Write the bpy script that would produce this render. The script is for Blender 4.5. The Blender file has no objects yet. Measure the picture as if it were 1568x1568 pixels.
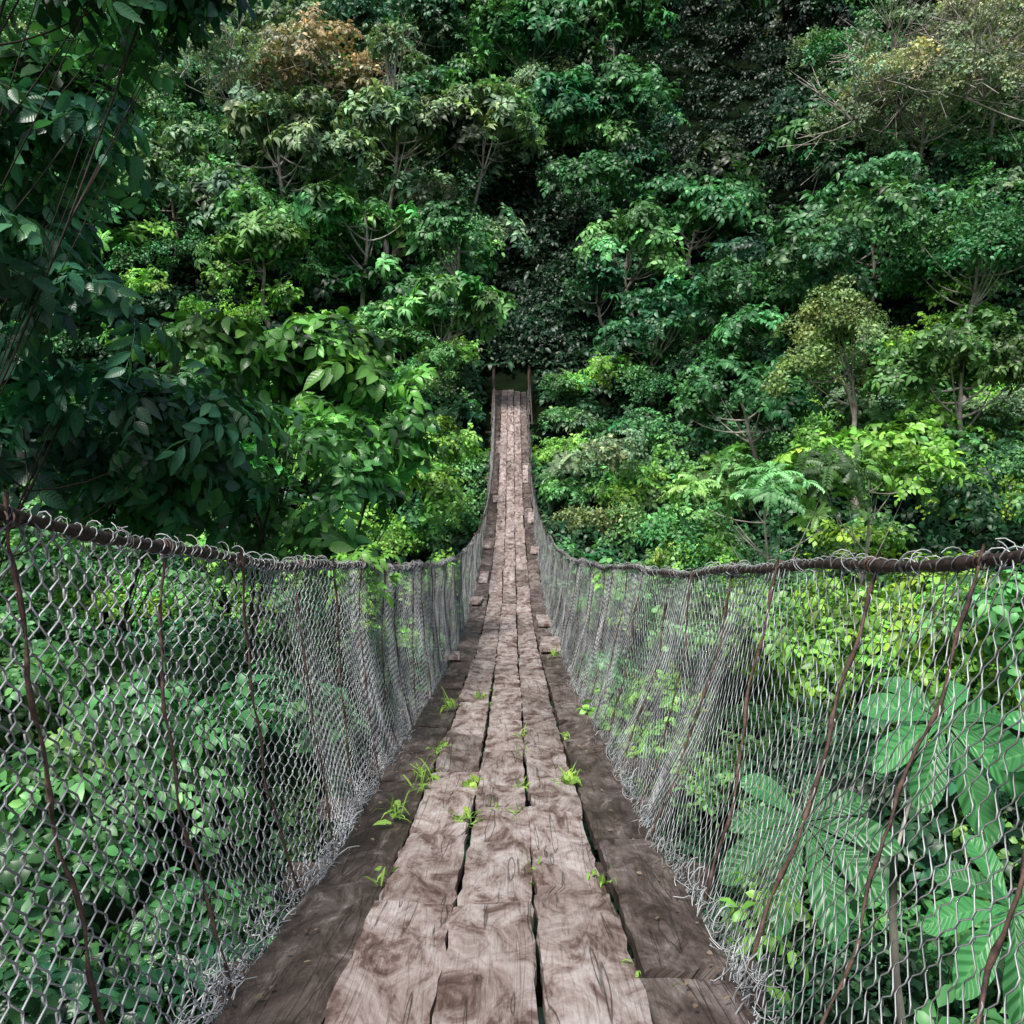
import bpy, math, random
import numpy as np
from mathutils import Vector
rng=np.random.default_rng(7); random.seed(7)
sc=bpy.context.scene
F=1300.0/1568.0
# ------------------------------------------------------------ helpers
def link(o,parent=None):
    sc.collection.objects.link(o)
    if parent: o.parent=parent
    return o
def empty(name):
    o=bpy.data.objects.new(name,None); o.empty_display_size=.2
    return link(o)
class MB:
    def __init__(s): s.v=[];s.f=[];s.uv=[];s.a=[]
    def add(s,V,Fc,uv=None,a=0.0):
        b=len(s.v); V=[tuple(map(float,p)) for p in V]
        s.v+=V; s.f+=[tuple(i+b for i in f) for f in Fc]
        s.uv+= [tuple(map(float,u)) for u in uv] if uv is not None else [(0,0)]*len(V)
        s.a+=[a]*len(V)
    def obj(s,name,mat,parent=None,smooth=True,do_link=True):
        me=bpy.data.meshes.new(name); me.from_pydata(s.v,[],s.f)
        uvl=me.uv_layers.new(name='UVMap')
        li=np.zeros(len(me.loops),dtype=np.int32); me.loops.foreach_get('vertex_index',li)
        uvl.data.foreach_set('uv',np.array(s.uv,dtype=np.float32)[li].ravel())
        at=me.attributes.new('lr','FLOAT','POINT'); at.data.foreach_set('value',np.array(s.a,dtype=np.float32))
        if smooth: me.polygons.foreach_set('use_smooth',[True]*len(me.polygons))
        me.materials.append(mat); me.update()
        o=bpy.data.objects.new(name,me)
        if do_link: link(o,parent)
        return o
def tube(mb,path,rad,sides=6,a=0.0,caps=True):
    P=np.array(path,float); n=len(P)
    R=np.full(n,rad) if np.isscalar(rad) else np.array(rad,float)
    T=np.gradient(P,axis=0); T/=np.linalg.norm(T,axis=1)[:,None]+1e-9
    ref=np.array([0,0,1.0]) if abs(T[:,2]).mean()<.8 else np.array([1.0,0,0])
    A=np.cross(T,ref); A/=np.linalg.norm(A,axis=1)[:,None]+1e-9
    B=np.cross(T,A)
    V=[];uv=[]
    L=0
    for i in range(n):
        if i: L+=np.linalg.norm(P[i]-P[i-1])
        for k in range(sides):
            t=2*math.pi*k/sides
            V.append(P[i]+R[i]*(math.cos(t)*A[i]+math.sin(t)*B[i])); uv.append((L,k/sides))
    Fc=[]
    for i in range(n-1):
        for k in range(sides):
            k2=(k+1)%sides
            Fc.append((i*sides+k,i*sides+k2,(i+1)*sides+k2,(i+1)*sides+k))
    if caps:
        Fc.append(tuple(range(sides))); Fc.append(tuple((n-1)*sides+k for k in reversed(range(sides))))
    mb.add(V,Fc,uv,a)
def new_mat(name):
    m=bpy.data.materials.new(name); m.use_nodes=True
    nt=m.node_tree; nt.nodes.clear(); out=nt.nodes.new('ShaderNodeOutputMaterial')
    return m,nt,out
def N(nt,t,**kw):
    n=nt.nodes.new(t)
    for k,v in kw.items(): setattr(n,k,v)
    return n
def ramp(nt,stops,src=None):
    r=nt.nodes.new('ShaderNodeValToRGB'); e=r.color_ramp.elements
    while len(e)<len(stops): e.new(.5)
    for i,(p,c) in enumerate(stops):
        e[i].position=p; e[i].color=(*c,1) if len(c)==3 else c
    if src: nt.links.new(src,r.inputs[0])
    return r
def mth(nt,op,a,b=None,c=None,clamp=False):
    m=nt.nodes.new('ShaderNodeMath'); m.operation=op; m.use_clamp=clamp
    for i,x in enumerate((a,b,c)):
        if x is None: continue
        if isinstance(x,(int,float)): m.inputs[i].default_value=x
        else: nt.links.new(x,m.inputs[i])
    return m.outputs[0]
def mixc(nt,fac,a,b,bt='MIX'):
    m=nt.nodes.new('ShaderNodeMix'); m.data_type='RGBA'; m.blend_type=bt
    for s,x in ((m.inputs[0],fac),(m.inputs[6],a),(m.inputs[7],b)):
        if isinstance(x,(int,float)): s.default_value=x
        elif isinstance(x,tuple): s.default_value=(*x,1)
        else: nt.links.new(x,s)
    return m.outputs[2]
# ------------------------------------------------------------ materials
def leaf_mat(name,color=None,veins=False,rough=.58,trans=.24,spec=.28,simple=False):
    m,nt,out=new_mat(name); L=nt.links
    if color is None:
        at=N(nt,'ShaderNodeAttribute',attribute_type='INSTANCER',attribute_name='tint'); tint=at.outputs['Color']
    else:
        rg=N(nt,'ShaderNodeRGB'); rg.outputs[0].default_value=(*color,1); tint=rg.outputs[0]
    lr=N(nt,'ShaderNodeAttribute',attribute_name='lr').outputs['Fac']
    k=mth(nt,'MULTIPLY_ADD',lr,.95,.52)
    cmb=N(nt,'ShaderNodeCombineColor'); 
    for i in range(3): L.new(k,cmb.inputs[i])
    col=mixc(nt,1.0,tint,cmb.outputs[0],'MULTIPLY')
    yl=mth(nt,'MULTIPLY',mth(nt,'GREATER_THAN',lr,.9),.4)
    yc=mixc(nt,1.0,tint,(2.2,1.5,.9),'MULTIPLY')
    col=mixc(nt,yl,col,yc)
    if simple:
        df=N(nt,'ShaderNodeBsdfDiffuse'); L.new(col,df.inputs[0])
        gl=N(nt,'ShaderNodeBsdfGlossy'); gl.inputs['Roughness'].default_value=.45; gl.inputs[0].default_value=(.95,1,.93,1)
        tr=N(nt,'ShaderNodeBsdfTranslucent'); L.new(mixc(nt,1.0,col,(1.5,1.6,.7),'MULTIPLY'),tr.inputs[0])
        mx=N(nt,'ShaderNodeMixShader'); mx.inputs[0].default_value=trans; L.new(df.outputs[0],mx.inputs[1]); L.new(tr.outputs[0],mx.inputs[2])
        m2=N(nt,'ShaderNodeMixShader'); m2.inputs[0].default_value=.035; L.new(mx.outputs[0],m2.inputs[1]); L.new(gl.outputs[0],m2.inputs[2]); L.new(m2.outputs[0],out.inputs[0])
        return m
    uv=N(nt,'ShaderNodeUVMap',uv_map='UVMap'); sp=N(nt,'ShaderNodeSeparateXYZ'); L.new(uv.outputs[0],sp.inputs[0])
    av=mth(nt,'ABSOLUTE',sp.outputs[1])
    mid=mth(nt,'SUBTRACT',1.0,mth(nt,'MULTIPLY',av,11.0 if veins else 6.0),clamp=True)
    bs=N(nt,'ShaderNodeBsdfPrincipled'); 
    vv=mid
    if veins:
        s=mth(nt,'SINE',mth(nt,'MULTIPLY',mth(nt,'SUBTRACT',sp.outputs[0],mth(nt,'MULTIPLY',av,.16)),62.0 if color else 48.0))
        s2=mth(nt,'MULTIPLY_ADD',s,8.0,-7.0,clamp=True)
        vv=mth(nt,'MAXIMUM',mid,mth(nt,'MULTIPLY',s2,.4 if color else .15))
        bp=N(nt,'ShaderNodeBump'); bp.inputs['Strength'].default_value=.4 if color else .12; bp.inputs['Distance'].default_value=.008
        L.new(s,bp.inputs['Height']); L.new(bp.outputs[0],bs.inputs['Normal'])
    col=mixc(nt,mth(nt,'MULTIPLY',vv,.5),col,mixc(nt,1.0,tint,(2.4,1.9,1.8),'MULTIPLY'))
    L.new(col,bs.inputs['Base Color']); bs.inputs['Roughness'].default_value=rough
    bs.inputs['Specular IOR Level'].default_value=spec
    tr=N(nt,'ShaderNodeBsdfTranslucent'); L.new(mixc(nt,1.0,col,(1.5,1.6,.7),'MULTIPLY'),tr.inputs[0])
    mx=N(nt,'ShaderNodeMixShader'); mx.inputs[0].default_value=trans
    L.new(bs.outputs[0],mx.inputs[1]); L.new(tr.outputs[0],mx.inputs[2]); L.new(mx.outputs[0],out.inputs[0])
    return m
M_leaf=leaf_mat('foliage_leaf',simple=True,trans=.2)
M_leafv=leaf_mat('broad_leaf_veined',veins=True,rough=.36,trans=.24,spec=.5)
M_cec=leaf_mat('cecropia_leaf',color=(.050,.215,.065),veins=True,rough=.38,trans=.22,spec=.5)
M_grass=leaf_mat('weed_blade',color=(.20,.36,.07),rough=.5)
def simple(name,c1,c2,scale,rough=.7,metal=0.0,bump=.3,detail=6,spec=.4):
    m,nt,out=new_mat(name); L=nt.links
    tc=N(nt,'ShaderNodeTexCoord'); no=N(nt,'ShaderNodeTexNoise'); no.inputs['Scale'].default_value=scale; no.inputs['Detail'].default_value=detail
    L.new(tc.outputs['Object'],no.inputs['Vector'])
    r=ramp(nt,[(.3,c1),(.7,c2)],no.outputs[0]); bs=N(nt,'ShaderNodeBsdfPrincipled')
    L.new(r.outputs[0],bs.inputs['Base Color']); bs.inputs['Roughness'].default_value=rough; bs.inputs['Metallic'].default_value=metal
    bs.inputs['Specular IOR Level'].default_value=spec
    bp=N(nt,'ShaderNodeBump'); bp.inputs['Strength'].default_value=bump; bp.inputs['Distance'].default_value=.02
    L.new(no.outputs[0],bp.inputs['Height']); L.new(bp.outputs[0],bs.inputs['Normal']); L.new(bs.outputs[0],out.inputs[0])
    return m
M_bark=simple('pale_bark',(.14,.12,.10),(.50,.47,.42),5)
M_barkd=simple('dark_bark',(.02,.017,.014),(.07,.06,.05),6,spec=.1)
M_rust=simple('rusty_tie',(.030,.020,.017),(.16,.10,.078),35)
M_cable=simple('rusted_cable',(.014,.011,.010),(.075,.05,.043),60,rough=.6,metal=.3)
M_wire=simple('galvanised_wire',(.15,.155,.16),(.54,.56,.57),7,rough=.45,metal=.3,bump=.05)
M_soil=simple('forest_floor',(.003,.005,.003),(.009,.016,.007),1.2,rough=1,spec=0)
def wood_mat():
    m,nt,out=new_mat('weathered_plank'); L=nt.links
    uv=N(nt,'ShaderNodeUVMap',uv_map='UVMap'); lr=N(nt,'ShaderNodeAttribute',attribute_name='lr').outputs['Fac']
    mp=N(nt,'ShaderNodeMapping'); mp.inputs['Scale'].default_value=(1.0,7,1); L.new(uv.outputs[0],mp.inputs[0])
    n1=N(nt,'ShaderNodeTexNoise'); n1.inputs['Scale'].default_value=1.3; n1.inputs['Detail'].default_value=3; n1.inputs['Roughness'].default_value=.5; n1.inputs['Distortion'].default_value=.8
    L.new(mp.outputs[0],n1.inputs['Vector'])
    w=mth(nt,'FRACT',mth(nt,'MULTIPLY',n1.outputs[0],8.0))
    line=mth(nt,'POWER',mth(nt,'SUBTRACT',1.0,mth(nt,'MULTIPLY',mth(nt,'ABSOLUTE',mth(nt,'SUBTRACT',w,.5)),2.0),clamp=True),6.0)
    mp2=N(nt,'ShaderNodeMapping'); mp2.inputs['Scale'].default_value=(1,1.9,1); L.new(uv.outputs[0],mp2.inputs[0])
    n2=N(nt,'ShaderNodeTexNoise'); n2.inputs['Scale'].default_value=5; n2.inputs['Detail'].default_value=10; n2.inputs['Roughness'].default_value=.74; n2.inputs['Distortion'].default_value=.7
    L.new(mp2.outputs[0],n2.inputs['Vector'])
    mp3=N(nt,'ShaderNodeMapping'); mp3.inputs['Scale'].default_value=(5,130,1); L.new(uv.outputs[0],mp3.inputs[0])
    n3=N(nt,'ShaderNodeTexNoise'); n3.inputs['Scale'].default_value=1; n3.inputs['Detail'].default_value=5; n3.inputs['Distortion'].default_value=.6; L.new(mp3.outputs[0],n3.inputs['Vector'])
    light=ramp(nt,[(.33,(.060,.036,.030)),(.42,(.17,.115,.10)),(.49,(.35,.285,.265)),(.58,(.50,.445,.425)),(.75,(.66,.62,.60))],n2.outputs[0])
    dark=ramp(nt,[(.3,(.016,.011,.009)),(.48,(.045,.032,.027)),(.58,(.10,.078,.068)),(.68,(.30,.27,.25))],n2.outputs[0])
    f=mth(nt,'MULTIPLY_ADD',lr,1.0,0.0,clamp=True)
    col=mixc(nt,f,dark.outputs[0],light.outputs[0])
    col=mixc(nt,mth(nt,'MULTIPLY',line,.33),col,mixc(nt,1.0,col,(.42,.34,.31),'MULTIPLY'))
    g=ramp(nt,[(.33,(.5,.45,.43)),(.46,(1.0,1.0,1.0))],n3.outputs[0])
    col=mixc(nt,.5,col,g.outputs[0],'MULTIPLY')
    mp5=N(nt,'ShaderNodeMapping'); mp5.inputs['Scale'].default_value=(1.3,20,1); L.new(uv.outputs[0],mp5.inputs[0])
    n5=N(nt,'ShaderNodeTexNoise'); n5.inputs['Scale'].default_value=1; n5.inputs['Detail'].default_value=2; n5.inputs['Distortion'].default_value=.4; L.new(mp5.outputs[0],n5.inputs['Vector'])
    crk=mth(nt,'SUBTRACT',1.0,mth(nt,'MULTIPLY',mth(nt,'ABSOLUTE',mth(nt,'SUBTRACT',n5.outputs[0],.39)),70.0),clamp=True)
    col=mixc(nt,mth(nt,'MULTIPLY',crk,.7),col,(.03,.02,.016))
    n4=N(nt,'ShaderNodeTexNoise'); n4.inputs['Scale'].default_value=1.7; n4.inputs['Detail'].default_value=3; L.new(uv.outputs[0],n4.inputs['Vector'])
    st=ramp(nt,[(.35,(.66,.60,.58)),(.58,(1.0,1.0,1.0))],n4.outputs[0]); col=mixc(nt,1.0,col,st.outputs[0],'MULTIPLY')
    bs=N(nt,'ShaderNodeBsdfPrincipled'); L.new(col,bs.inputs['Base Color']); bs.inputs['Roughness'].default_value=.46
    hgt=mth(nt,'SUBTRACT',mth(nt,'ADD',mth(nt,'MULTIPLY',n3.outputs[0],.4),mth(nt,'SUBTRACT',n2.outputs[0],mth(nt,'MULTIPLY',line,.2))),mth(nt,'MULTIPLY',crk,.6))
    bp=N(nt,'ShaderNodeBump'); bp.inputs['Strength'].default_value=.7; bp.inputs['Distance'].default_value=.010
    L.new(hgt,bp.inputs['Height']); L.new(bp.outputs[0],bs.inputs['Normal']); L.new(bs.outputs[0],out.inputs[0])
    return m
M_wood=wood_mat()

# ------------------------------------------------------------ bridge profile
dk=np.array([-5,-3,0,1.73,3.25,6.6,9.5,12,15,18,21,24,26,29,32,33.5])
dz=np.array([-.35,-.5,-.86,-1.09,-1.30,-1.60,-1.80,-1.85,-1.70,-1.34,-.81,-.02,.85,2.25,3.65,4.25])
fine=np.linspace(-5,33.5,600); zf=np.interp(fine,dk,dz)
ker=np.hanning(31); ker/=ker.sum(); zf=np.convolve(np.pad(zf,15,mode='edge'),ker,'valid')
def zd(d): return np.interp(d,fine,zf)
rl_d=[-5,1.4,2,3,5.6,8,10.4,14,20,24,28,32,33]
def railx(d,s):
    L=np.interp(d,rl_d,[.9,.87,.83,.79,.75,.70,.67,.62,.55,.53,.55,.66,.66])
    R=np.interp(d,rl_d,[.92,.90,.87,.82,.78,.72,.68,.62,.55,.53,.55,.66,.66])
    return -L if s<0 else R
def railz(d,s):
    h=np.interp(d,[-5,1.4,10,14,18,22,28,32,33],[1,1,1.0,.97,.82,.66,.58,.8,.8])
    if s>0: h=h-np.interp(d,[0,1.4,3,8],[.06,.05,.03,0])
    return zd(d)+h+.012*np.sin(d*2.3+s)+.006*np.sin(d*6.1)
def botx(d,s): return (-.66 if s<0 else .54)+.015*np.sin(d*3.1+s)
bridge=empty('suspension_bridge')
mb=MB()
cols=[(-.635,-.402,0,-.03),(-.386,-.170,1,0),(-.157,.060,2,0),(.076,.292,1,0),(.310,.520,0,-.03)]
for ci,(x0,x1,kind,dzz) in enumerate(cols):
    d=-5+rng.uniform(0,1)
    if ci==2: d=-5.0+ .3
    while d<32.2:
        Lb=rng.uniform(.6,1.4)
        if kind==0: Lb=rng.uniform(.8,1.8)
        d1=min(d+Lb,32.4); gap=rng.uniform(.008,.024)
        a,b=d+gap,d1
        nL=max(5,int((b-a)/.07)); nW=6
        far=float(np.clip((d-4)/5,0,1))
        tone={0:rng.uniform(-.05,.30)+.12*far,1:rng.uniform(.55,1.0)+.12*far,2:rng.uniform(.75,1.0)+.12*far}[kind]
        if kind and rng.random()<.10: tone*=.6
        skew=rng.normal(0,.006); skew2=rng.normal(0,.006); off=rng.uniform(0,40); dz0=rng.normal(0,.007); tilt=rng.normal(0,.02); cup=rng.uniform(-.004,.005); pit=rng.normal(0,.009)
        es=rng.normal(0,.018); sh=rng.normal(0,.005)
        ph=rng.uniform(0,6,4)
        V=[];uv=[]
        chip=rng.normal(0,.005,(2,nW+1)); chip[:,0]+=rng.uniform(-.01,.01)
        for i in range(nL+1):
            t=i/nL; dd=a+(b-a)*t
            for j in range(nW+1):
                s=j/nW
                ex=.003*math.sin(dd*17+ph[0])+.002*math.sin(dd*41+ph[1])
                ex2=.003*math.sin(dd*15+ph[2])+.002*math.sin(dd*37+ph[3])
                xa=x0+ex+sh+skew*t; xb=x1+ex2+sh+skew2*t
                if i in (0,nL): xa+=.003; xb-=.003
                if j in (0,nW): e0=rng.normal(0,.0022); xa+=e0; xb+=e0
                x=xa+(xb-xa)*s
                yy=dd+ es*(s-.5)*(1 if i in(0,nL) else .9) + (chip[0 if i==0 else 1,j] if i in(0,nL) else 0)
                z=zd(dd)+dzz+dz0+pit*(t-.5)+tilt*(s-.5)+cup*(2*s-1)**2+.0015*math.sin(dd*9+s*7+off)
                if j in(0,nW): z-=.003
                if i in (0,nL): z-=.002
                V.append((x,yy,z)); uv.append((dd+off,x+off*.37))
        nv=len(V); w=nW+1
        V2=[(p[0],p[1],p[2]-.042) for p in V]
        Fc=[(i*w+j,i*w+j+1,(i+1)*w+j+1,(i+1)*w+j) for i in range(nL) for j in range(nW)]
        Fb=[tuple(reversed([q+nv for q in f])) for f in Fc]
        rim=[i for i in range(w)]+[k*w+nW for k in range(1,nL+1)]+[nL*w+j for j in range(nW-1,-1,-1)]+[k*w for k in range(nL-1,0,-1)]
        Fs=[(rim[(q)],rim[q]+nv,rim[(q+1)%len(rim)]+nv,rim[(q+1)%len(rim)]) for q in range(len(rim))]
        mb.add(V+V2,Fc+Fb+Fs,uv+[(u[0],u[1]+.04) for u in uv],tone)
        d=d1
for (dd,xa,xb,ln,tn) in [(8.7,-.70,-.54,.45,1.1),(9.3,.31,.54,1.05,1.1),(11.4,.36,.54,.9,1.1),(13.2,-.68,-.50,.6,1.1),(15.2,-.60,-.44,.9,1.1),(17.9,.38,.58,.6,1.1),(18.4,-.62,-.44,.6,1.1),(20.9,.38,.54,.9,1.1),(22.8,-.5,-.36,.6,1.1),(24.5,.3,.46,1.2,1),(26.6,-.50,-.38,.9,1.1)]:
    n=4;V=[];uv=[];o=rng.uniform(0,9); sk=rng.uniform(-.05,.05)
    for i in range(n+1):
        t=i/n; y=dd+ln*t
        for x in (xa,(xa+xb)/2,xb):
            V.append((x+sk*t,y+sk*(x-xa),zd(y)+.026+.004*math.sin(i+o))); uv.append((y+o,x+o))
    nv=len(V); V2=[(p[0],p[1],p[2]-.03) for p in V]
    Fc=[(i*3+j,i*3+j+1,(i+1)*3+j+1,(i+1)*3+j) for i in range(n) for j in range(2)]
    rim=[0,1,2]+[k*3+2 for k in range(1,n+1)]+[n*3+1,n*3]+[k*3 for k in range(n-1,0,-1)]
    Fs=[(rim[q],rim[q]+nv,rim[(q+1)%len(rim)]+nv,rim[(q+1)%len(rim)]) for q in range(len(rim))]
    mb.add(V+V2,Fc+[tuple(reversed([q+nv for q in f])) for f in Fc]+Fs,uv+uv,tn)
d=-4.6
while d<32:
    z=zd(d)-.125; o=rng.uniform(0,20); xa=-.80+rng.normal(0,.04); xb=.68+rng.normal(0,.04); w=.05
    V=[];uv=[]
    for i in range(7):
        x=xa+(xb-xa)*i/6
        for (a,b) in ((-w,-.035),(w,-.035),(w,.035),(-w,.035)):
            V.append((x,d+a+rng.normal(0,.003),z+b+rng.normal(0,.003))); uv.append((x*1+o,(a+b)+o))
    Fc=[(i*4+k,i*4+(k+1)%4,(i+1)*4+(k+1)%4,(i+1)*4+k) for i in range(6) for k in range(4)]+[(3,2,1,0),(24,25,26,27)]
    mb.add(V,Fc,uv,.05)
    d+=rng.uniform(.75,.95)
mb.obj('deck_planks',M_wood,bridge,smooth=False)
mb=MB(); dd=np.linspace(-5,32.5,120)
for x in (-.70,.58,-.3,.2):
    tube(mb,np.stack([np.full_like(dd,x),dd,zd(dd)-.175],1),.014,6)
mb.obj('deck_cables',M_cable,bridge)
mb=MB(); mw=MB()
for s in (-1,1):
    dd=np.linspace(-5,32.6,700)
    P=np.stack([railx(dd,s)+0*dd,dd,railz(dd,s)],1)
    tube(mb,P,.0125+.0025*np.sin(dd*23)+.0015*np.sin(dd*61),8)
    dh=np.arange(.6,14,.006); ph=dh*2*math.pi/.052+np.sin(dh*5)*2
    rr=.0165+.006*np.sin(dh*13)**2
    tube(mw,np.stack([railx(dh,s)+rr*np.cos(ph),dh,railz(dh,s)+rr*np.sin(ph)],1),.0016,3,caps=False)
    for k in range(190):
        d0=rng.uniform(.7,12); r=rng.uniform(.015,.030); t=np.linspace(0,rng.uniform(2.5,5.5),9)+rng.uniform(0,6)
        yy=d0+np.linspace(0,rng.uniform(-.08,.08),9)
        tube(mw,np.stack([railx(d0,s)+r*np.cos(t),yy,railz(d0,s)+.008+r*np.sin(t)],1),.0016,3,caps=False)
mb.obj('handrail_cables',M_cable,bridge)
mw.obj('handrail_lashing',M_wire,bridge)
def panel(d,t,s):
    bx=botx(d,s); tx=railx(d,s)
    x=bx+(tx-bx)*t + s*(.035*np.sin(math.pi*t)*(1+.6*np.sin(d*1.7+s))) + s*.014*np.sin(d*5.3+t*4)
    zb=zd(d)-.13+.03*np.sin(d*4.1+s)+.015*np.sin(d*13+s); zt=railz(d,s)+.0
    return x, zb+(zt-zb)*t
def chainlink(s,name):
    W=[]; d=.75
    while d<31.8:
        W.append(d); d+=.0265*(1 if d<9 else 1.3)
    W=np.array(W); ncell=16; ph=np.array([0,.2,.5,.7]); sv=np.array([1,1,-1,-1.])
    t=(np.arange(ncell)[:,None]+ph[None]).ravel()/ncell; t=np.append(t,1.0); S=np.append(np.tile(sv,ncell),1.)
    nW=len(W); nT=len(t); sg=np.where(np.arange(nW)%2==0,1,-1)
    step=np.gradient(W)
    D=W[:,None]+sg[:,None]*.5*step[:,None]*S[None]*.93
    Tt=np.repeat(t[None],nW,0)
    D=D+.018*np.sin(W[:,None]*3.3+Tt*7)+.010*np.sin(W[:,None]*11+Tt*17)+.005*np.sin(W[:,None]*37+Tt*29)+(1-Tt)*.06*np.sin(W[:,None]*.9+s)
    Tt=Tt+.015*np.sin(W[:,None]*5.1+Tt*5)+.007*np.sin(W[:,None]*19+Tt*3)
    D+=rng.normal(0,.0018,D.shape)
    X,Z=panel(D,Tt,s)
    X=X+sg[:,None]*S[None]*.003
    P=np.stack([X,D,Z],2)
    r=(.0020 if s<0 else .0017)+.0006*np.clip((2.6-W)/1.5,0,1)[:,None,None]*(1 if s<0 else .2); k=3
    T=np.gradient(P,axis=1); T/=np.linalg.norm(T,axis=2)[...,None]
    A=np.cross(T,np.array([1.0,0,0])); A/=np.linalg.norm(A,axis=2)[...,None]; B=np.cross(T,A)
    V=np.stack([P+r*(math.cos(2*math.pi*q/k)*A+math.sin(2*math.pi*q/k)*B) for q in range(k)],2)
    idx=np.arange(nW*nT*k).reshape(nW,nT,k)
    q=np.stack([idx[:,:-1,:],np.roll(idx,-1,2)[:,:-1,:],np.roll(idx,-1,2)[:,1:,:],idx[:,1:,:]],-1).reshape(-1,4)
    me=bpy.data.meshes.new(name); me.vertices.add(nW*nT*k); me.vertices.foreach_set('co',V.reshape(-1).astype(np.float32))
    me.loops.add(q.size); me.loops.foreach_set('vertex_index',q.reshape(-1).astype(np.int32))
    me.polygons.add(len(q)); me.polygons.foreach_set('loop_start',np.arange(0,q.size,4,dtype=np.int32))
    me.polygons.foreach_set('use_smooth',[True]*len(q))
    me.update(calc_edges=True); me.materials.append(M_wire)
    link(bpy.data.objects.new(name,me),bridge)
chainlink(-1,'chain_link_mesh'); chainlink(1,'chain_link_mesh_b')
mb=MB()
for s in (-1,1):
    d0s=[1.22,1.50,2.0,2.55,3.08] if s<0 else [1.25,1.60,2.02,2.6,3.2]
    d=d0s[-1]
    while d<31: d+=rng.uniform(.5,.68)*(1 if d<12 else 1.3); d0s.append(d)
    for d in d0s:
        t=np.linspace(-.02,1.03,40); ln=rng.normal(0,.07); ph=rng.uniform(0,6)
        D=d+ln*(t-.5)+.012*np.sin(t*9+ph)+.008*np.sin(t*27+ph)+rng.normal(0,.0015,40)
        x,z=panel(D,t,s)
        r=rng.uniform(.0036,.0056)
        tube(mb,np.stack([x+.005*np.sin(t*14+ph)-s*.004,D,z],1),r*(1+.3*np.sin(t*40+ph)+.25*np.sin(t*90)),6)
        a=np.linspace(0,13,40); 
        tube(mb,np.stack([railx(d,s)+.016*np.cos(a),d+ln*.5+np.linspace(-.02,.02,40),railz(d,s)+.016*np.sin(a)],1),.0025,5)
mb.obj('mesh_ties',M_rust,bridge)
mw=MB()
for s in (-1,1):
    for k in range(1300):
        d0=(rng.random()**1.6)*20+.9; n=7; t=np.linspace(0,1,n)
        L=rng.uniform(.04,.16); ang=rng.uniform(-1.5,1.5)
        x0=botx(d0,s)+rng.normal(0,.022)+s*.005; z0=zd(d0)-.06+rng.normal(0,.035)
        P=np.stack([x0+rng.normal(0,.03)*t+.02*np.sin(t*5+k),d0+L*t*math.cos(ang),z0+L*.6*t*math.sin(ang)+.015*np.sin(t*7+k)],1)
        tube(mw,P,rng.uniform(.0012,.0026),3,caps=False)
mw.obj('tangled_wire_ends',M_wire,bridge)
mb=MB()
for x in (-.68,.66):
    z0=float(zd(32.3)); t=np.linspace(0,1,8)
    tube(mb,np.stack([x+.01*np.sin(t*5),32.4+0*t,z0-1.2+2.15*t],1),.06,10)
    tube(mb,np.stack([x+0*t,32.4-4.5*t,z0+.78-(2.4)*t],1),.02,8)
    tube(mb,np.stack([x*1.25+0*t,-5.1+0*t,-1.5+2.4*t],1),.06,10)
mb.obj('end_posts',M_rust,bridge)

# ------------------------------------------------------------ terrain
def H(x,y):
    x=np.asarray(x,float); y=np.asarray(y,float)
    b=np.interp(y,[-60,-5,-3.5,1,6,13,20,26,31,33,60,140],[1.5,-.45,-.9,-4,-5.2,-5.6,-4.6,-1.8,2.9,3.9,30,100])
    g=np.clip((y-2)/10,0,1)
    sd=g*(.5*np.maximum(0,x-5)+.42*np.maximum(0,-x-5))*np.clip((60-y)/30,.2,1)
    nz=.35*np.sin(x*.7+1.3)*np.sin(y*.6)+.9*np.sin(x*.23+y*.31)+.15*np.sin(x*2.1+y*1.7)
    nz=nz*np.clip(np.hypot(x,np.maximum(0,np.abs(y-33)-1)*.6)/4,0,1)*np.clip(np.abs(y+5)/4,0,1)
    return b+sd+nz
xs=np.concatenate([np.linspace(-140,-40,20)[:-1],np.linspace(-40,40,110),np.linspace(40,140,20)[1:]]); ys=np.concatenate([np.linspace(-60,-8,15)[:-1],np.linspace(-8,60,120),np.linspace(60,140,20)[1:]])
X,Y=np.meshgrid(xs,ys); Z=H(X,Y); nx=len(xs)
mb=MB(); mb.add(np.stack([X,Y,Z],2).reshape(-1,3),[(j*nx+i,j*nx+i+1,(j+1)*nx+i+1,(j+1)*nx+i) for j in range(len(ys)-1) for i in range(nx-1)])
mb.obj('hillside_ground',M_soil)

# ------------------------------------------------------------ leaf clumps
def nrm(v): v=np.array(v,float); return v/(np.linalg.norm(v)+1e-9)
def add_leaf(mb,p,d,up,L,W,droop=.3,fold=.25,hires=False,a=None,prof=None):
    p=np.array(p,float); d=nrm(d); up=np.array(up,float); sd=nrm(np.cross(d,up)); n=np.cross(sd,d)
    if a is None: a=rng.random()
    if prof is None: prof=[(0,.06),(.13,.62),(.36,1.0),(.62,.85),(.84,.42),(1,.02)] if hires else [(0,.0),(.33,1.0),(.7,.78),(1,.0)]
    V=[];uv=[]
    cs=(-1,-.5,0,.5,1) if hires else (-1,0,1)
    for (t,w) in prof:
        c=p+d*(L*t*(1-.25*droop*t*t))-np.array([0,0,1])*(droop*L*t*t*.6)-n*(droop*L*t*t*.2)
        for v in cs:
            V.append(c+sd*(v*w*W*.5)+n*(fold*abs(v)*w*W*.5)+ (n*math.sin(t*14+v)*.015*L if hires else 0)); uv.append((t,v))
    k=len(cs); Fc=[(i*k+j,i*k+j+1,(i+1)*k+j+1,(i+1)*k+j) for i in range(len(prof)-1) for j in range(k-1)]
    mb.add(V,Fc,uv,a)
def sph(az,el): return np.array([math.cos(az)*math.cos(el),math.sin(az)*math.cos(el),math.sin(el)])
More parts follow.
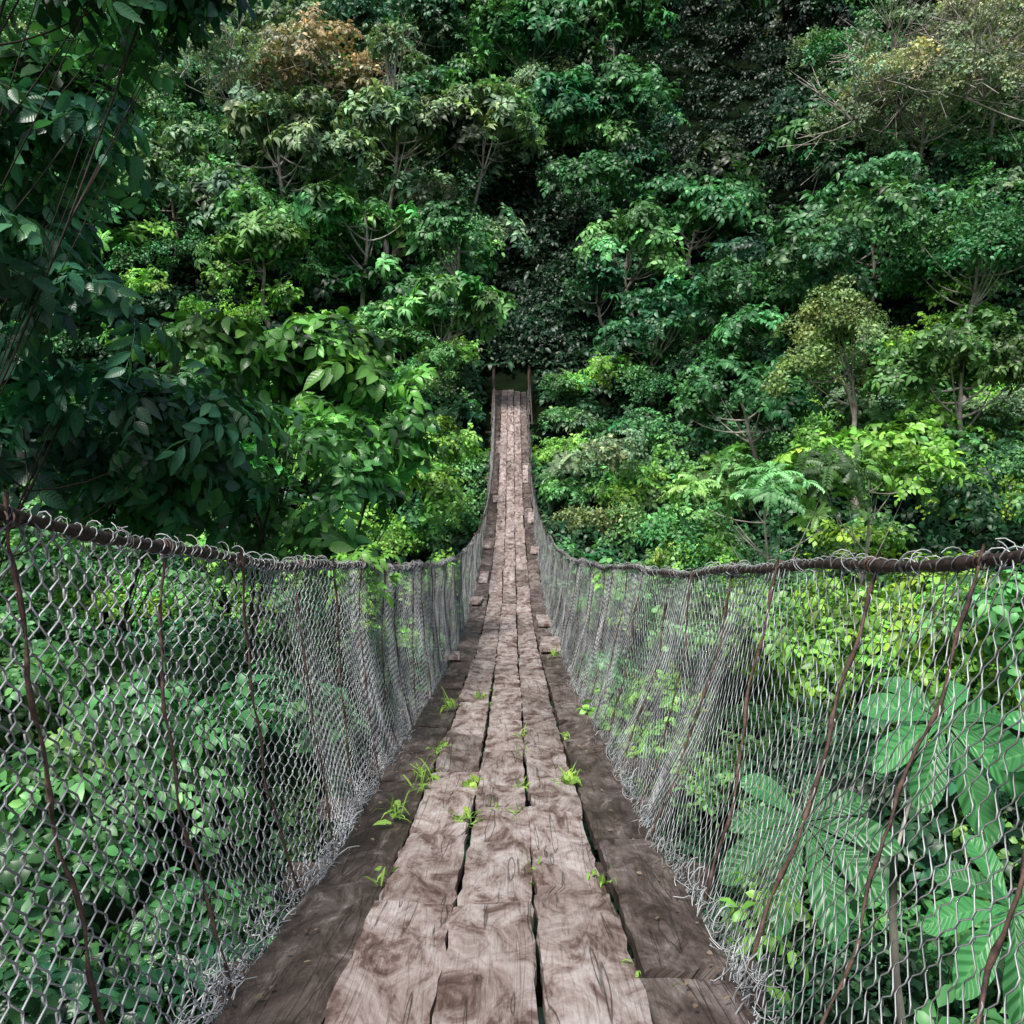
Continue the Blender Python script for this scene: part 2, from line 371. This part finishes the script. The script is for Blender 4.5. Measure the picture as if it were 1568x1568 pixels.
def c_rosette(n=9,W=.20):
    mb=MB()
    for c in range(3):
        o=np.array([0,0,0]) if c==0 else np.array([*rng.uniform(-.3,.3,2),rng.uniform(-.25,-.02)])
        tube(mb,[o+(0,0,-.35),o],.008,3,a=.2)
        for i in range(n):
            az=i*2.4+rng.normal(0,.2); el=rng.uniform(-.1,.8)
            d=sph(az,el); add_leaf(mb,o+d*.05,d,(0,0,1),rng.uniform(.26,.46),W*rng.uniform(.6,.85),droop=rng.uniform(.3,1.2))
    return mb
def c_spray(hires=False,ns=4,nl=7,L=.24,W=.13,hang=.35):
    mb=MB()
    for s in range(ns):
        az=s*2*math.pi/ns+rng.normal(0,.35); el=rng.uniform(.05,.8); d=sph(az,el); P=[]
        ln=rng.uniform(.4,.62)
        for i in range(nl+1):
            t=i/nl; P.append(d*ln*t-np.array([0,0,hang*t*t*.5]))
        tube(mb,P,.006,3,a=.1)
        for i in range(1,nl+1):
            side=1 if i%2 else -1
            dd=nrm(P[i]-P[i-1]); sv=nrm(np.cross(dd,(0,0,1)))
            ld=nrm(dd*.7+sv*side*.9*(0.2 if i==nl else 1)+np.array([0,0,rng.normal(-.05,.3)])+rng.normal(0,.15,3))
            add_leaf(mb,P[i],ld,nrm(np.array([0,0,1])+rng.normal(0,.3,3)),L*rng.uniform(.7,1.15),W*rng.uniform(.8,1.15),droop=rng.uniform(.2,.9),hires=hires)
    return mb
def c_ball(n=55,L=.16,W=.09):
    mb=MB()
    for i in range(n):
        d=nrm(rng.normal(0,1,3)); d[2]=abs(d[2])*.9-.15
        p=d*rng.uniform(.15,.5)*np.array([1,1,.75]); ld=nrm(d+rng.normal(0,.7,3))
        add_leaf(mb,p,ld,nrm(d*.4+np.array([0,0,1])+rng.normal(0,.4,3)),L*rng.uniform(.7,1.3),W*rng.uniform(.8,1.2),droop=rng.uniform(.1,.7))
    return mb
def c_pinnate(nf=6,nl=9):
    mb=MB()
    for s in range(nf):
        az=s*2*math.pi/nf+rng.normal(0,.3); el=rng.uniform(.15,.9); d=sph(az,el); ln=rng.uniform(.45,.65)
        P=[d*ln*(i/nl)-np.array([0,0,.45*(i/nl)**2*ln]) for i in range(nl+1)]
        tube(mb,P,.005,3,a=.4); a0=rng.random()
        for i in range(1,nl+1):
            dd=nrm(P[i]-P[i-1]); sv=nrm(np.cross(dd,(0,0,1)))
            for sg in (-1,1):
                add_leaf(mb,P[i],dd*.55+sv*sg,(0,0,1),.17*(1-.5*abs(i/nl-.45))*rng.uniform(.8,1.1),.06,droop=rng.uniform(.4,.9),a=min(1,a0*.6+.4*rng.random()))
    return mb
def c_hang(hires=True):
    mb=MB()
    for s in range(4):
        az=rng.uniform(0,6.28); d=sph(az,rng.uniform(-.3,.6)); nl=7; ln=.55
        P=[d*ln*(i/nl)-np.array([0,0,.3*(i/nl)**2]) for i in range(nl+1)]
        tube(mb,P,.005,4,a=.1)
        for i in range(1,nl+1):
            sv=nrm(np.cross(nrm(P[i]-P[i-1]),(0,0,1)))*(1 if i%2 else -1)
            ld=nrm(sv*.8+nrm(P[i]-P[i-1])*.6+np.array([0,0,rng.uniform(-1.0,.1)]))
            add_leaf(mb,P[i],ld,nrm(np.array([0,0,1])+rng.normal(0,.3,3)+np.array([0,-.3,0])),rng.uniform(.18,.32),rng.uniform(.10,.16),droop=rng.uniform(.1,.6),hires=hires,fold=.2)
    return mb
coll=bpy.data.collections.new('leaf_clumps')
kinds={'ros':[],'spr':[],'ball':[],'pin':[],'hang':[],'sprh':[]}
ci=0
def reg(kind,mb,mat):
    global ci
    o=mb.obj('leaf_clump_%02d'%ci,mat,do_link=False); coll.objects.link(o); kinds[kind].append(ci); ci+=1
for k in range(3): reg('ros',c_rosette(),M_leaf)
for k in range(3): reg('spr',c_spray(),M_leaf)
for k in range(3): reg('ball',c_ball(),M_leaf)
for k in range(2): reg('pin',c_pinnate(),M_leaf)
for k in range(3): reg('hang',c_hang(),M_leafv)
for k in range(3): reg('sprh',c_spray(True,L=.26,W=.15),M_leafv)
ng=bpy.data.node_groups.new('scatter_leaf_clumps','GeometryNodeTree')
ng.interface.new_socket('Geometry',in_out='INPUT',socket_type='NodeSocketGeometry'); ng.interface.new_socket('Geometry',in_out='OUTPUT',socket_type='NodeSocketGeometry')
gi=ng.nodes.new('NodeGroupInput'); go=ng.nodes.new('NodeGroupOutput')
ip=ng.nodes.new('GeometryNodeInstanceOnPoints'); cinf=ng.nodes.new('GeometryNodeCollectionInfo')
cinf.inputs['Collection'].default_value=coll; cinf.inputs['Separate Children'].default_value=True; cinf.inputs['Reset Children'].default_value=True
ip.inputs['Pick Instance'].default_value=True
def na(n,t):
    a=ng.nodes.new('GeometryNodeInputNamedAttribute'); a.data_type=t; a.inputs['Name'].default_value=n; return a.outputs['Attribute']
e2r=ng.nodes.new('FunctionNodeEulerToRotation')
ng.links.new(na('rot','FLOAT_VECTOR'),e2r.inputs[0]); ng.links.new(e2r.outputs[0],ip.inputs['Rotation'])
ng.links.new(na('scl','FLOAT'),ip.inputs['Scale']); ng.links.new(na('idx','INT'),ip.inputs['Instance Index'])
ng.links.new(gi.outputs[0],ip.inputs['Points']); ng.links.new(cinf.outputs[0],ip.inputs['Instance']); ng.links.new(ip.outputs[0],go.inputs[0])
TOT={}
def scatter(name,P,Nn,S,I,T,parent=None):
    P=np.array(P,float); n=len(P); TOT[name]=TOT.get(name,0)+n
    Nn=np.array(Nn,float); Nn/=np.linalg.norm(Nn,axis=1)[:,None]+1e-9
    q=rng.normal(0,1,(n,3)); A=np.cross(q,Nn); A/=np.linalg.norm(A,axis=1)[:,None]+1e-9; B=np.cross(Nn,A)
    eul=np.stack([np.arctan2(B[:,2],Nn[:,2]),np.arcsin(np.clip(-A[:,2],-1,1)),np.arctan2(A[:,1],A[:,0])],1)
    me=bpy.data.meshes.new(name); me.vertices.add(n); me.vertices.foreach_set('co',P.astype(np.float32).ravel())
    me.attributes.new('rot','FLOAT_VECTOR','POINT').data.foreach_set('vector',eul.astype(np.float32).ravel())
    me.attributes.new('scl','FLOAT','POINT').data.foreach_set('value',np.array(S,np.float32))
    me.attributes.new('idx','INT','POINT').data.foreach_set('value',np.array(I,np.int32))
    T=np.concatenate([np.array(T,float),np.ones((n,1))],1)
    me.attributes.new('tint','FLOAT_COLOR','POINT').data.foreach_set('color',T.astype(np.float32).ravel())
    me.update(); o=bpy.data.objects.new(name,me); link(o,parent)
    md=o.modifiers.new('scatter','NODES'); md.node_group=ng
    return o
TINT={'teal':(.030,.120,.072),'dark':(.023,.090,.040),'mid':(.050,.175,.060),'grey':(.17,.28,.155),'lite':(.105,.28,.088),'bright':(.15,.37,.060),'yel':(.20,.41,.05),'brown':(.28,.27,.18),'pale':(.30,.39,.23)}
def crown(c,r,kind,tint,size,dens=1.0,nsub=None,low=-.35,var=.27,back=None):
    c=np.array(c,float); r=np.array(r if hasattr(r,'__len__') else (r,r,r*.8),float); rm=r.mean()
    if nsub is None: nsub=int(6+rm*3.2)
    P=[];Nn=[];S=[];I=[];T=[];subs=[]
    tb=np.array(TINT[tint] if isinstance(tint,str) else tint)
    for s in range(nsub):
        d=nrm(rng.normal(0,1,3)); 
        if d[2]<low: d[2]=-d[2]*.5
        sc_=c+d*r*rng.uniform(.45,.75); rs=rm*rng.uniform(.25,.48); subs.append(sc_)
        n=int(max(4,dens*2.7*rs*rs*4/(size*size)))
        m=rng.normal(0,1,(n,3)); m/=np.linalg.norm(m,axis=1)[:,None]; m[:,2]=np.where(m[:,2]<-.25,-m[:,2],m[:,2])
        pp=sc_+m*rs*rng.uniform(.55,1.12,(n,1))*np.array([1,1,.85])
        sv=1+rng.normal(0,var*1.1); hz=rng.normal(0,.14)
        tt=tb*sv*(1+rng.normal(0,var,(n,1)))*np.array([1+hz,1,1-hz*.5])
        kp=np.ones(n,bool)
        if back is not None: kp&=(m[:,1]<back)|(m[:,2]>.7)
        kp&=(np.linalg.norm((pp-c)/r,axis=1)>.38)|(rng.random(n)<.25)
        P.append(pp[kp]); Nn.append((m*.75+np.array([0,-.1,.5])+rng.normal(0,.28,(n,3)))[kp])
        S.append((size*rng.uniform(.65,1.35,n))[kp]); I.append(rng.choice(kinds[kind],n)[kp]); T.append(np.clip(tt,.003,.6)[kp])
    return np.concatenate(P),np.concatenate(Nn),np.concatenate(S),np.concatenate(I),np.concatenate(T),subs
class Acc:
    def __init__(s): s.d=[[],[],[],[],[]]
    def add(s,cr):
        for i in range(5): s.d[i].append(cr[i])
    def keep_clear(s,mar=1.25):
        s.d=[np.concatenate(x) for x in s.d]
        P=s.d[0]; zz=zd(np.clip(P[:,1],-5,33)); rad=s.d[2]*.42
        near=(np.abs(P[:,0]+.05)<.80+rad)&(P[:,2]>zz-.35-rad)&(P[:,2]<zz+3.2)&(P[:,1]<33.2)
        near|=(np.hypot(P[:,0],P[:,1])<1.6)
        near|=(np.abs(P[:,0])>.62*mar*np.maximum(P[:,1],0)+1.2)|(np.abs(P[:,2])>.62*mar*np.maximum(P[:,1],0)+1.5)
        near|=(P[:,0]>.7)&(P[:,0]<2.6)&(P[:,1]<4.3)&(P[:,1]>0)&(P[:,2]>-2.25)
        s.d=[x[~near] for x in s.d]
    def out(s,name,parent=None): s.keep_clear(); return scatter(name,*s.d,parent=parent)
def pix(px,py,d): return np.array([(px-784)/1300*d, d, (750-py)/1300*d])
# ------------------------------------------------------------ trees
def tree(name,c,r,kind,tint,size,dens=1.0,bark=None,tr=.12,base=None,low=-.35,bare=0,nsub=None,limbs=True):
    c=np.array(c,float); cr=crown(c,r,kind,tint,size,dens,low=low,nsub=nsub); rm=np.mean(r)
    b=np.array(base,float) if base is not None else np.array([c[0]+rng.normal(0,.5),c[1]+rng.uniform(0,1),0]); b[2]=float(H(b[0],b[1]))-.3
    mb=MB(); t=np.linspace(0,1,12); ph=rng.uniform(0,6)
    top=c+np.array([0,0,rm*.2])
    P=b[None]*(1-t[:,None])+top[None]*t[:,None]+np.stack([.25*np.sin(t*4+ph),.1*np.sin(t*5),0*t],1)*np.sin(math.pi*t)[:,None]
    tube(mb,P,tr*(1-.7*t)+tr*.5*np.exp(-t*14),8)
    for sgo in cr[5]:
        k=int(rng.integers(7,11)); p0=P[k]; m=(p0+sgo)/2+np.array([0,0,-.15*rm]); tt=np.linspace(0,1,6)[:,None]
        Q=p0*(1-tt)**2+2*m*tt*(1-tt)+sgo*tt**2
        tube(mb,Q,tr*.30*(1-.75*tt[:,0]),5)
    for k in range(bare):
        s0=cr[5][rng.integers(len(cr[5]))]; d=nrm(rng.normal(0,1,3)+np.array([0,-.5,.9])); L=rng.uniform(.5,1.1)*rm*.8
        tt=np.linspace(0,1,7)[:,None]; Q=s0+d*L*tt+rng.normal(0,.06,(7,3))*tt
        tube(mb,Q,.035*(1-.8*tt[:,0]),4)
        for q in range(3):
            d2=nrm(d+rng.normal(0,.6,3)); s1=Q[rng.integers(2,6)]
            tube(mb,s1+d2*L*.45*np.linspace(0,1,4)[:,None],.014,3)
    o=mb.obj(name,bark or M_bark)
    a=Acc(); a.add(cr); a.out('crown_foliage',o)
T='rainforest_tree'
tree(T,pix(430,250,36),(4.4,3,3.8),'ros','grey',1.15,tr=.16)
tree(T,pix(610,225,38),(4.2,3,3.0),'ros','grey',1.2,tr=.16)
tree(T,pix(560,345,33),(3.0,2.4,1.5),'ros','lite',1.2,base=(-5.6,33.4,0),tr=.14)
tree(T,pix(740,225,40),(3.0,2.5,2.4),'ros','grey',1.2,base=(-2,40.5,0))
tree(T,pix(270,330,34),(4.0,3,3.4),'ros','grey',1.1)
tree(T,pix(400,400,32),(2.8,2.5,1.3),'ros','lite',1.0,base=(-9.1,32.4,0),tr=.12)
tree(T,pix(120,330,32),(3.5,3,3.8),'spr','lite',1.1)
tree(T,pix(480,130,44),(4.2,3,3.0),'spr','brown',1.0,dens=.9)
tree(T,pix(350,120,42),(3.2,3,2.4),'spr','grey',1.0,dens=.4,bare=36)
tree(T,pix(610,90,41),(1.6,1.6,1.5),'spr','grey',.9,dens=.4,bare=8,tr=.16)
tree(T,pix(700,500,29.5),(2.2,1.6,1.9),'ros','lite',1.0,base=(-3,31,0),tr=.07)
tree(T,pix(700,380,33),(2.4,1.6,2.0),'spr','mid',.95)
tree(T,pix(600,510,31),(1.8,1.6,1.3),'spr','lite',.95,tr=.06)
tree(T,pix(820,100,50),(5,3,4),'ros','mid',1.4)
tree(T,pix(620,60,52),(5,3,3.4),'spr','dark',1.3)
tree(T,pix(940,60,52),(4,3,3.2),'ros','mid',1.4)
tree(T,pix(880,190,45),(3.6,3,3.2),'ros',(.035,.15,.06),1.3)
tree(T,pix(1400,175,32),(4.3,3,4.0),'ball','pale',.85,dens=.6,bare=140,base=(16,34,0))
tree(T,pix(1530,120,33),(3.0,2.6,4.4),'ball','pale',.85,dens=.5,bare=90)
tree(T,pix(1060,370,36),(3.6,3,2.8),'spr','mid',1.1)
tree(T,pix(960,400,35),(2.0,2,2.2),'spr','lite',1.0)
tree(T,pix(910,470,35),(1.5,1.6,1.8),'spr','dark',.9)
tree(T,pix(1330,400,29),(3.8,3,3.2),'spr',(.06,.18,.07),.9)
tree(T,pix(1180,500,30),(3.2,2.5,2.8),'spr','mid',.95)
tree(T,pix(1010,530,31),(2.4,2,2.6),'spr',(.035,.14,.06),.95)
tree(T,pix(1490,430,26),(3.2,2.5,3.2),'ball','mid',.9)
tree(T,pix(1290,570,22),(2.0,1.6,2.4),'ball',(.16,.24,.08),.6)
tree(T,pix(1470,600,20),(2.4,2,2.2),'spr',(.10,.22,.06),.7)
tree(T,pix(1130,630,25),(2.4,2,2.0),'spr','mid',.8)
for (px,py,d,r,kd,tn,sz,dn,lo,bs,tw) in [
      (10,300,5.2,(.75,.9,1.3),'hang',(.045,.165,.088),.52,1.3,-.9,(-5.2,5.6,0),.025),
      (100,690,5.6,(1.2,1.1,1.15),'hang',(.050,.185,.092),.52,1.2,-.9,(-5.2,5.8,0),.025),
      (60,-60,5.0,(1.35,1.0,.75),'hang',(.034,.130,.066),.52,1.1,-.9,(-5.6,5.2,0),.025),
      (250,-10,4.9,(.42,.5,.45),'hang',(.042,.15,.072),.42,1.0,-.9,(-5.6,5.2,0),.015),
      (60,540,6.4,(1.3,.8,1.4),'hang','teal',.6,1.1,-.9,(-5.6,7,0),.03),
      (60,130,7.4,(1.2,.8,1.6),'spr','mid',.7,1.1,-.9,(-6,8,0),.04)]:
    tree('broadleaf_tree',pix(px,py,d),r,kd,tn,sz,dens=dn,bark=M_barkd,tr=tw,base=bs,low=lo)
tree('broadleaf_shrub',pix(430,620,9.2),(1.5,1.2,1.1),'sprh',(.105,.31,.065),.70,dens=1.5,bark=M_barkd,tr=.04,base=(-3.2,10,0),low=-.9)
tree('broadleaf_shrub',pix(590,640,9.8),(1.1,1.2,1.0),'sprh',(.115,.33,.06),.70,dens=1.5,bark=M_barkd,tr=.04,base=(-2.4,10,0),low=-.9)
tree('broadleaf_shrub',pix(420,790,8.0),(1.5,1.2,.9),'sprh',(.070,.235,.065),.60,dens=1.4,bark=M_barkd,tr=.04,base=(-2.8,8.4,0),low=-.9)
tree('broadleaf_shrub',pix(280,720,7.2),(1.0,1.0,1.0),'hang',(.052,.20,.078),.6,dens=1.3,bark=M_barkd,tr=.03,base=(-4,7.6,0),low=-.9)
tree('feathery_shrub',pix(1170,770,14),(1.7,1.3,.95),'pin',(.18,.38,.12),.72,dens=1.2,bark=M_bark,tr=.05)
tree('feathery_shrub',pix(1330,730,15),(1.5,1.3,1.2),'spr','bright',.65,dens=1.1,bark=M_bark,tr=.05)
# ------------------------------------------------------------ hillside mass
A=Acc()
y=34.0
while y<76:
    sp=2.7+(y-34)*.045
    x=-(.66*y+3)+rng.uniform(0,sp)
    while x<.66*y+3:
        xx=x+rng.uniform(-1.3,1.3); yy=y+rng.uniform(-1.3,1.3); x+=sp
        if yy<42 and -.6<xx<2.6: continue
        r=rng.uniform(1.1,2.6)*(1+(y-34)*.012); px=784+xx/yy*1300
        z=float(H(xx,yy))+r*.5+rng.uniform(0,2.0); py=750-z/yy*1300
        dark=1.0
        if 985<px<1240 and 30<py<330: dark=.22  # shaded hollow at upper right: its shade is put into the crown tint
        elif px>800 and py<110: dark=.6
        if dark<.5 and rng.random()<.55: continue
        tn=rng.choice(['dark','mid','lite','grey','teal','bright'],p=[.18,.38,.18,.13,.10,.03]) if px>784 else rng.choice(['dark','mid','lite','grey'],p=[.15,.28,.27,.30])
        if 770<px<890 and py>260: tn='dark'; dark=.45  # shadow pocket behind the bridge end, painted by a darker crown tint
        kd=rng.choice(['ros','spr','ball'],p=[.3,.5,.2])
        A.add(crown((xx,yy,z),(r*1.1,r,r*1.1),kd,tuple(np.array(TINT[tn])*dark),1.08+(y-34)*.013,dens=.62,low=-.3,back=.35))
    y+=sp*.85
uy=rng.uniform(13,78,8500); ux=rng.uniform(-1,1,8500)*(.66*uy+3)
uy=np.concatenate([uy,rng.uniform(33.9,46,700)]); ux=np.concatenate([ux,rng.uniform(-2,4,700)])
m=~((uy>30)&(uy<33.8)&(np.abs(ux)<1.3)); ux,uy=ux[m],uy[m]; n=len(ux)
uz=H(ux,uy)+rng.uniform(.1,.6,n)+np.where(rng.random(n)<.3,rng.uniform(0,1,n)*(uy>34.5),0)
upx=784+ux/uy*1300; k=np.where((upx>765)&(upx<890)&(uy>33),.35,.9)*np.where((upx>985)&(upx<1240)&(uz/uy>.32),.3,1)  # k darkens undergrowth tint in both hollows, standing in for their shade
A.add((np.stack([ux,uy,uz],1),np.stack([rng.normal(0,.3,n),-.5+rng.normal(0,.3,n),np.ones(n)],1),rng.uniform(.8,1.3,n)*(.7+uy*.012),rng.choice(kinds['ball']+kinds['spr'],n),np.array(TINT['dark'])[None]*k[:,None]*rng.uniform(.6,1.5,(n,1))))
# dense low thicket right behind the far landing
n=260; tx=rng.uniform(-2.2,2.6,n); ty=rng.uniform(34.2,36.5,n); tz=H(tx,ty)+rng.uniform(0,1.3,n)
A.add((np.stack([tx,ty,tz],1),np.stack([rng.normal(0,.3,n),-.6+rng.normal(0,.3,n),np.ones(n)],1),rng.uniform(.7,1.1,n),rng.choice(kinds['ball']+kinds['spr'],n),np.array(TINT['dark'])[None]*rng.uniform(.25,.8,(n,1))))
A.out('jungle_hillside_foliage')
A=Acc()
y=13.0
while y<34:
    sp=1.75; x=-(.66*y+2.5)
    while x<.66*y+2.5:
        xx=x+rng.uniform(-.7,.7); yy=y+rng.uniform(-.7,.7); x+=sp
        r=rng.uniform(.7,1.5); z=float(H(xx,yy))+r*.45+rng.uniform(0,.6)+(.9 if abs(xx)>3 else 0)
        if abs(xx)<1.3: z=min(z,float(zd(yy))-1.3)
        if -1<xx<1.3 and yy>31: continue
        if xx<0: tn=rng.choice(['bright','lite','mid','dark'],p=[.35,.4,.2,.05])
        else: tn=rng.choice(['bright','lite','mid','dark','grey','yel'],p=[.18,.27,.27,.11,.13,.04])
        kd=rng.choice(['pin','spr','ball'],p=[.12,.53,.35])
        A.add(crown((xx,yy,z),(r*1.15,r,r*.95),kd,tn,.66,dens=.62,low=-.1,back=.5))
    y+=1.5
A.add(crown(pix(940,700,23),(1.2,1.1,1.0),'spr','grey',.6,low=-.5))
A.add(crown(pix(900,810,19),(1.0,1,.8),'ball',(.22,.30,.12),.55,low=-.5))
A.add(crown((1.9,30.6,2.3),(1.3,2.0,.5),'spr','lite',.42,low=-.3,nsub=16))
A.add(crown((1.8,27.8,1.0),(1.2,1.8,.6),'spr','bright',.42,low=-.3,nsub=16)); A.add(crown((1.8,25.2,-.2),(1.0,1.6,.7),'spr','lite',.45,low=-.3,nsub=14))
A.add(crown((-1.8,30.5,2.6),(.9,1.6,.7),'spr','lite',.6,low=-.3)); A.add(crown((-1.9,27.5,1.0),(.9,1.6,.8),'spr','lite',.6,low=-.3))
A.add(crown(pix(640,770,17),(1.6,1.3,.9),'spr','bright',.55,low=-.5))
A.add(crown(pix(680,700,22),(1.5,1.3,.9),'spr','bright',.55,low=-.5,nsub=14))
A.add(crown(pix(1020,840,15),(1.3,1.3,.7),'ball','lite',.55,low=-.5))
A.out('slope_shrub_foliage')
A=Acc()
for k in range(30):
    yy=rng.uniform(6,14); xx=rng.uniform(1.6,.66*yy+1.5); A.add(crown((xx,yy,-1.55-.05*(yy-6)+rng.normal(0,.25)),(1.0,.9,.6),'spr',rng.choice(['yel','yel','bright','lite']),.50,dens=.6,low=-.1))
for k in range(26):
    yy=rng.uniform(2.6,6.5); xx=rng.uniform(1.5,.66*yy+1.2); A.add(crown((xx,yy,-2.6+rng.normal(0,.3)-(.4 if xx<2 else 0)),(.8,.8,.6),rng.choice(['spr','ball']),rng.choice(['mid','dark','dark','dark','lite']),.42,dens=.4,low=-.1))
for k in range(30):
    yy=rng.uniform(5.5,14); xx=-rng.uniform(1.7,.66*yy+1.5); A.add(crown((xx,yy,-1.9-.08*(yy-6)+rng.normal(0,.3)),(1.0,.9,.6),'spr',rng.choice(['mid','lite','mid','dark']),.50,dens=.55,low=-.1))
for k in range(24):
    yy=rng.uniform(2.8,6.5); xx=-rng.uniform(1.6,.66*yy+1.2); A.add(crown((xx,yy,-2.7+rng.normal(0,.45)-(.4 if xx>-2 else 0)),(.8,.8,.6),rng.choice(['spr','ball','sprh']),rng.choice(['mid','dark','mid','dark']),.40,dens=.36,low=-.1))
for k in range(34):
    yy=rng.uniform(1.5,14); xx=rng.uniform(-2,2); A.add(crown((xx,yy,max(float(H(xx,yy))+.6,-4.3)),(1,1,.6),'spr','dark',.7,dens=.45,low=0))
A.out('ravine_foliage')
P=[];Nn=[];S=[];I=[];Tn=[]
for (d0,t0,s,n) in [(4.6,.95,-1,8),(5.4,.9,-1,6),(2.2,.1,1,4),(7.2,.9,1,4),(5.8,.1,1,5),(9,.9,-1,4)]:
    for k in range(n):
        dd=d0+rng.normal(0,.12); tt=np.clip(t0+rng.normal(0,.1),0,1.05); x,z=panel(dd,tt,s)
        P.append((x+s*.09,dd,z)); Nn.append((s*.3,-.3,1)); S.append(rng.uniform(.18,.34)); I.append(rng.choice(kinds['spr'])); Tn.append(np.array(TINT['bright'])*rng.uniform(.7,1.2))
scatter('climbing_vine',P,Nn,S,I,Tn)
# ------------------------------------------------------------ cecropia
def cecropia(name,leaves,base):
    mb=MB(); ms=MB(); base=np.array(base,float); base[2]=float(H(base[0],base[1]))-.2
    top=np.mean([l[0] for l in leaves],axis=0)+np.array([0.15,.15,-.35])
    t=np.linspace(0,1,10)[:,None]
    tube(ms,base*(1-t)+top*t+np.concatenate([.05*np.sin(t*6),0*t,0*t],1),.03*(1-.5*t[:,0]),8)
    for (c,R,rot,tx,ty) in leaves:
        c=np.array(c,float); m=(c+top)/2+np.array([0,0,.12]); Q=top*(1-t)**2+2*m*t*(1-t)+c*t**2
        tube(ms,Q,.007,6)
        n=nrm((tx,ty,1)); ax=nrm(np.cross((0,1,0),n)); ay=np.cross(n,ax)
        nl=9
        for i in range(nl):
            a=rot+(i-(nl-1)/2)*(2*math.pi*.92/nl); d=ax*math.cos(a)+ay*math.sin(a)
            L=R*(1-.28*abs((i-(nl-1)/2)/(nl/2))**1.5)*rng.uniform(.9,1.06)
            pf=[(0,.05),(.08,.12),(.2,.32),(.35,.60),(.5,.85),(.65,1.0),(.78,.96),(.88,.74),(.95,.45),(1,.05)]
            add_leaf(mb,c,nrm(d+n*rng.uniform(.05,.18)),n,L,L*.33,droop=.3+rng.uniform(-.1,.15),fold=.24,hires=True,a=rng.uniform(.2,.88),prof=pf)
    o=ms.obj(name,M_bark); mb.obj('lobed_leaves',M_cec,o)
cecropia('cecropia_plant',[(pix(1235,1265,3.0),.39,-1.57,-.15,-1.1),(pix(1450,1110,3.3),.43,-1.4,.15,-1.2)],(2.0,3.9,0))
cecropia('cecropia_plant',[(pix(1560,1400,2.7),.36,-1.8,.1,-1.2),(pix(1650,1150,3.0),.38,-1.6,.2,-1.0)],(2.4,3.2,0))
# ------------------------------------------------------------ weeds on deck
mb=MB()
def dpos(px,py):
    best=min(np.linspace(1.4,25,2000),key=lambda d:abs(750-zd(d)/d*1300-py)); return (px-784)/1300*best,best
for (px,py,n,h) in [(690,1085,22,.22),(735,1070,14,.15),(650,1190,20,.17),(672,1150,18,.16),(605,1250,22,.13),(715,1262,20,.12),(722,1205,14,.09),(870,1200,46,.13),(800,1212,18,.10),(800,1160,14,.10),(820,1345,18,.08),(925,1350,10,.07),(800,1128,12,.09),(850,1005,18,.18),(865,1130,12,.10),(585,1345,10,.07),(980,1500,8,.06),(760,1240,8,.06),(640,1210,14,.14),(795,1250,10,.07)]:
    x0,d0=dpos(px,py)
    for k in range(n):
        az=rng.uniform(0,6.28); d=sph(az,rng.uniform(.3,1.35)); L=h*rng.uniform(.5,1.2)
        broad=rng.random()<.25
        add_leaf(mb,(x0+rng.normal(0,.022),d0+rng.normal(0,.035),float(zd(d0))-.005),d,nrm(rng.normal(0,.3,3)+np.array([0,0,1.01])),L*(.6 if broad else 1),(.03 if broad else .008)*rng.uniform(.8,1.2),droop=rng.uniform(.2,1.0),prof=[(0,.4),(.3,1),(.7,.7),(1,.05)])
mb.obj('deck_weeds',M_grass)
mb=MB()
for k in range(260):
    d0=1.2+rng.random()**1.5*14; x0=rng.choice([rng.uniform(-.62,-.46),rng.uniform(.38,.51)])
    zz=float(zd(d0))-.020; az=rng.uniform(0,6.28)
    add_leaf(mb,(x0,d0,zz+.006),(math.cos(az),math.sin(az),.05),(rng.normal(0,.3),rng.normal(0,.3),1),rng.uniform(.01,.028),rng.uniform(.006,.014),droop=.1,a=rng.random())
M_lit=simple('dry_leaf',(.05,.035,.022),(.22,.17,.12),14,rough=.8)
mb.obj('leaf_litter',M_lit)
print('INSTANCES',TOT)
# ------------------------------------------------------------ world, sun, camera
el,az=math.radians(56),math.radians(205)
w=bpy.data.worlds.new('World'); sc.world=w; w.use_nodes=True; nt=w.node_tree; nt.nodes.clear()
sky=nt.nodes.new('ShaderNodeTexSky'); sky.sky_type='NISHITA'; sky.sun_disc=False; sky.sun_elevation=el; sky.sun_rotation=az; sky.air_density=1.0; sky.dust_density=4.0; sky.ozone_density=1.0
bg=nt.nodes.new('ShaderNodeBackground'); bg.inputs[1].default_value=.15; o=nt.nodes.new('ShaderNodeOutputWorld')
nt.links.new(sky.outputs[0],bg.inputs[0]); nt.links.new(bg.outputs[0],o.inputs[0])
sd=bpy.data.lights.new('sun','SUN'); sd.energy=4.7; sd.angle=math.radians(10); sd.color=(1,.97,.92)
so=bpy.data.objects.new('sun',sd); link(so)
dirv=Vector((math.sin(az)*math.cos(el),math.cos(az)*math.cos(el),math.sin(el)))
so.rotation_euler=(-dirv).to_track_quat('-Z','Y').to_euler()
cd=bpy.data.cameras.new('camera'); cd.sensor_width=36; cd.sensor_fit='HORIZONTAL'; cd.lens=36*F; cd.clip_end=500; cd.clip_start=.05
co=bpy.data.objects.new('camera',cd); link(co); co.location=(0,0,0); co.rotation_euler=(math.radians(90)-math.atan(34/1300),0,0)
sc.camera=co
sc.view_settings.view_transform='Standard'; sc.view_settings.look='None'; sc.view_settings.exposure=0
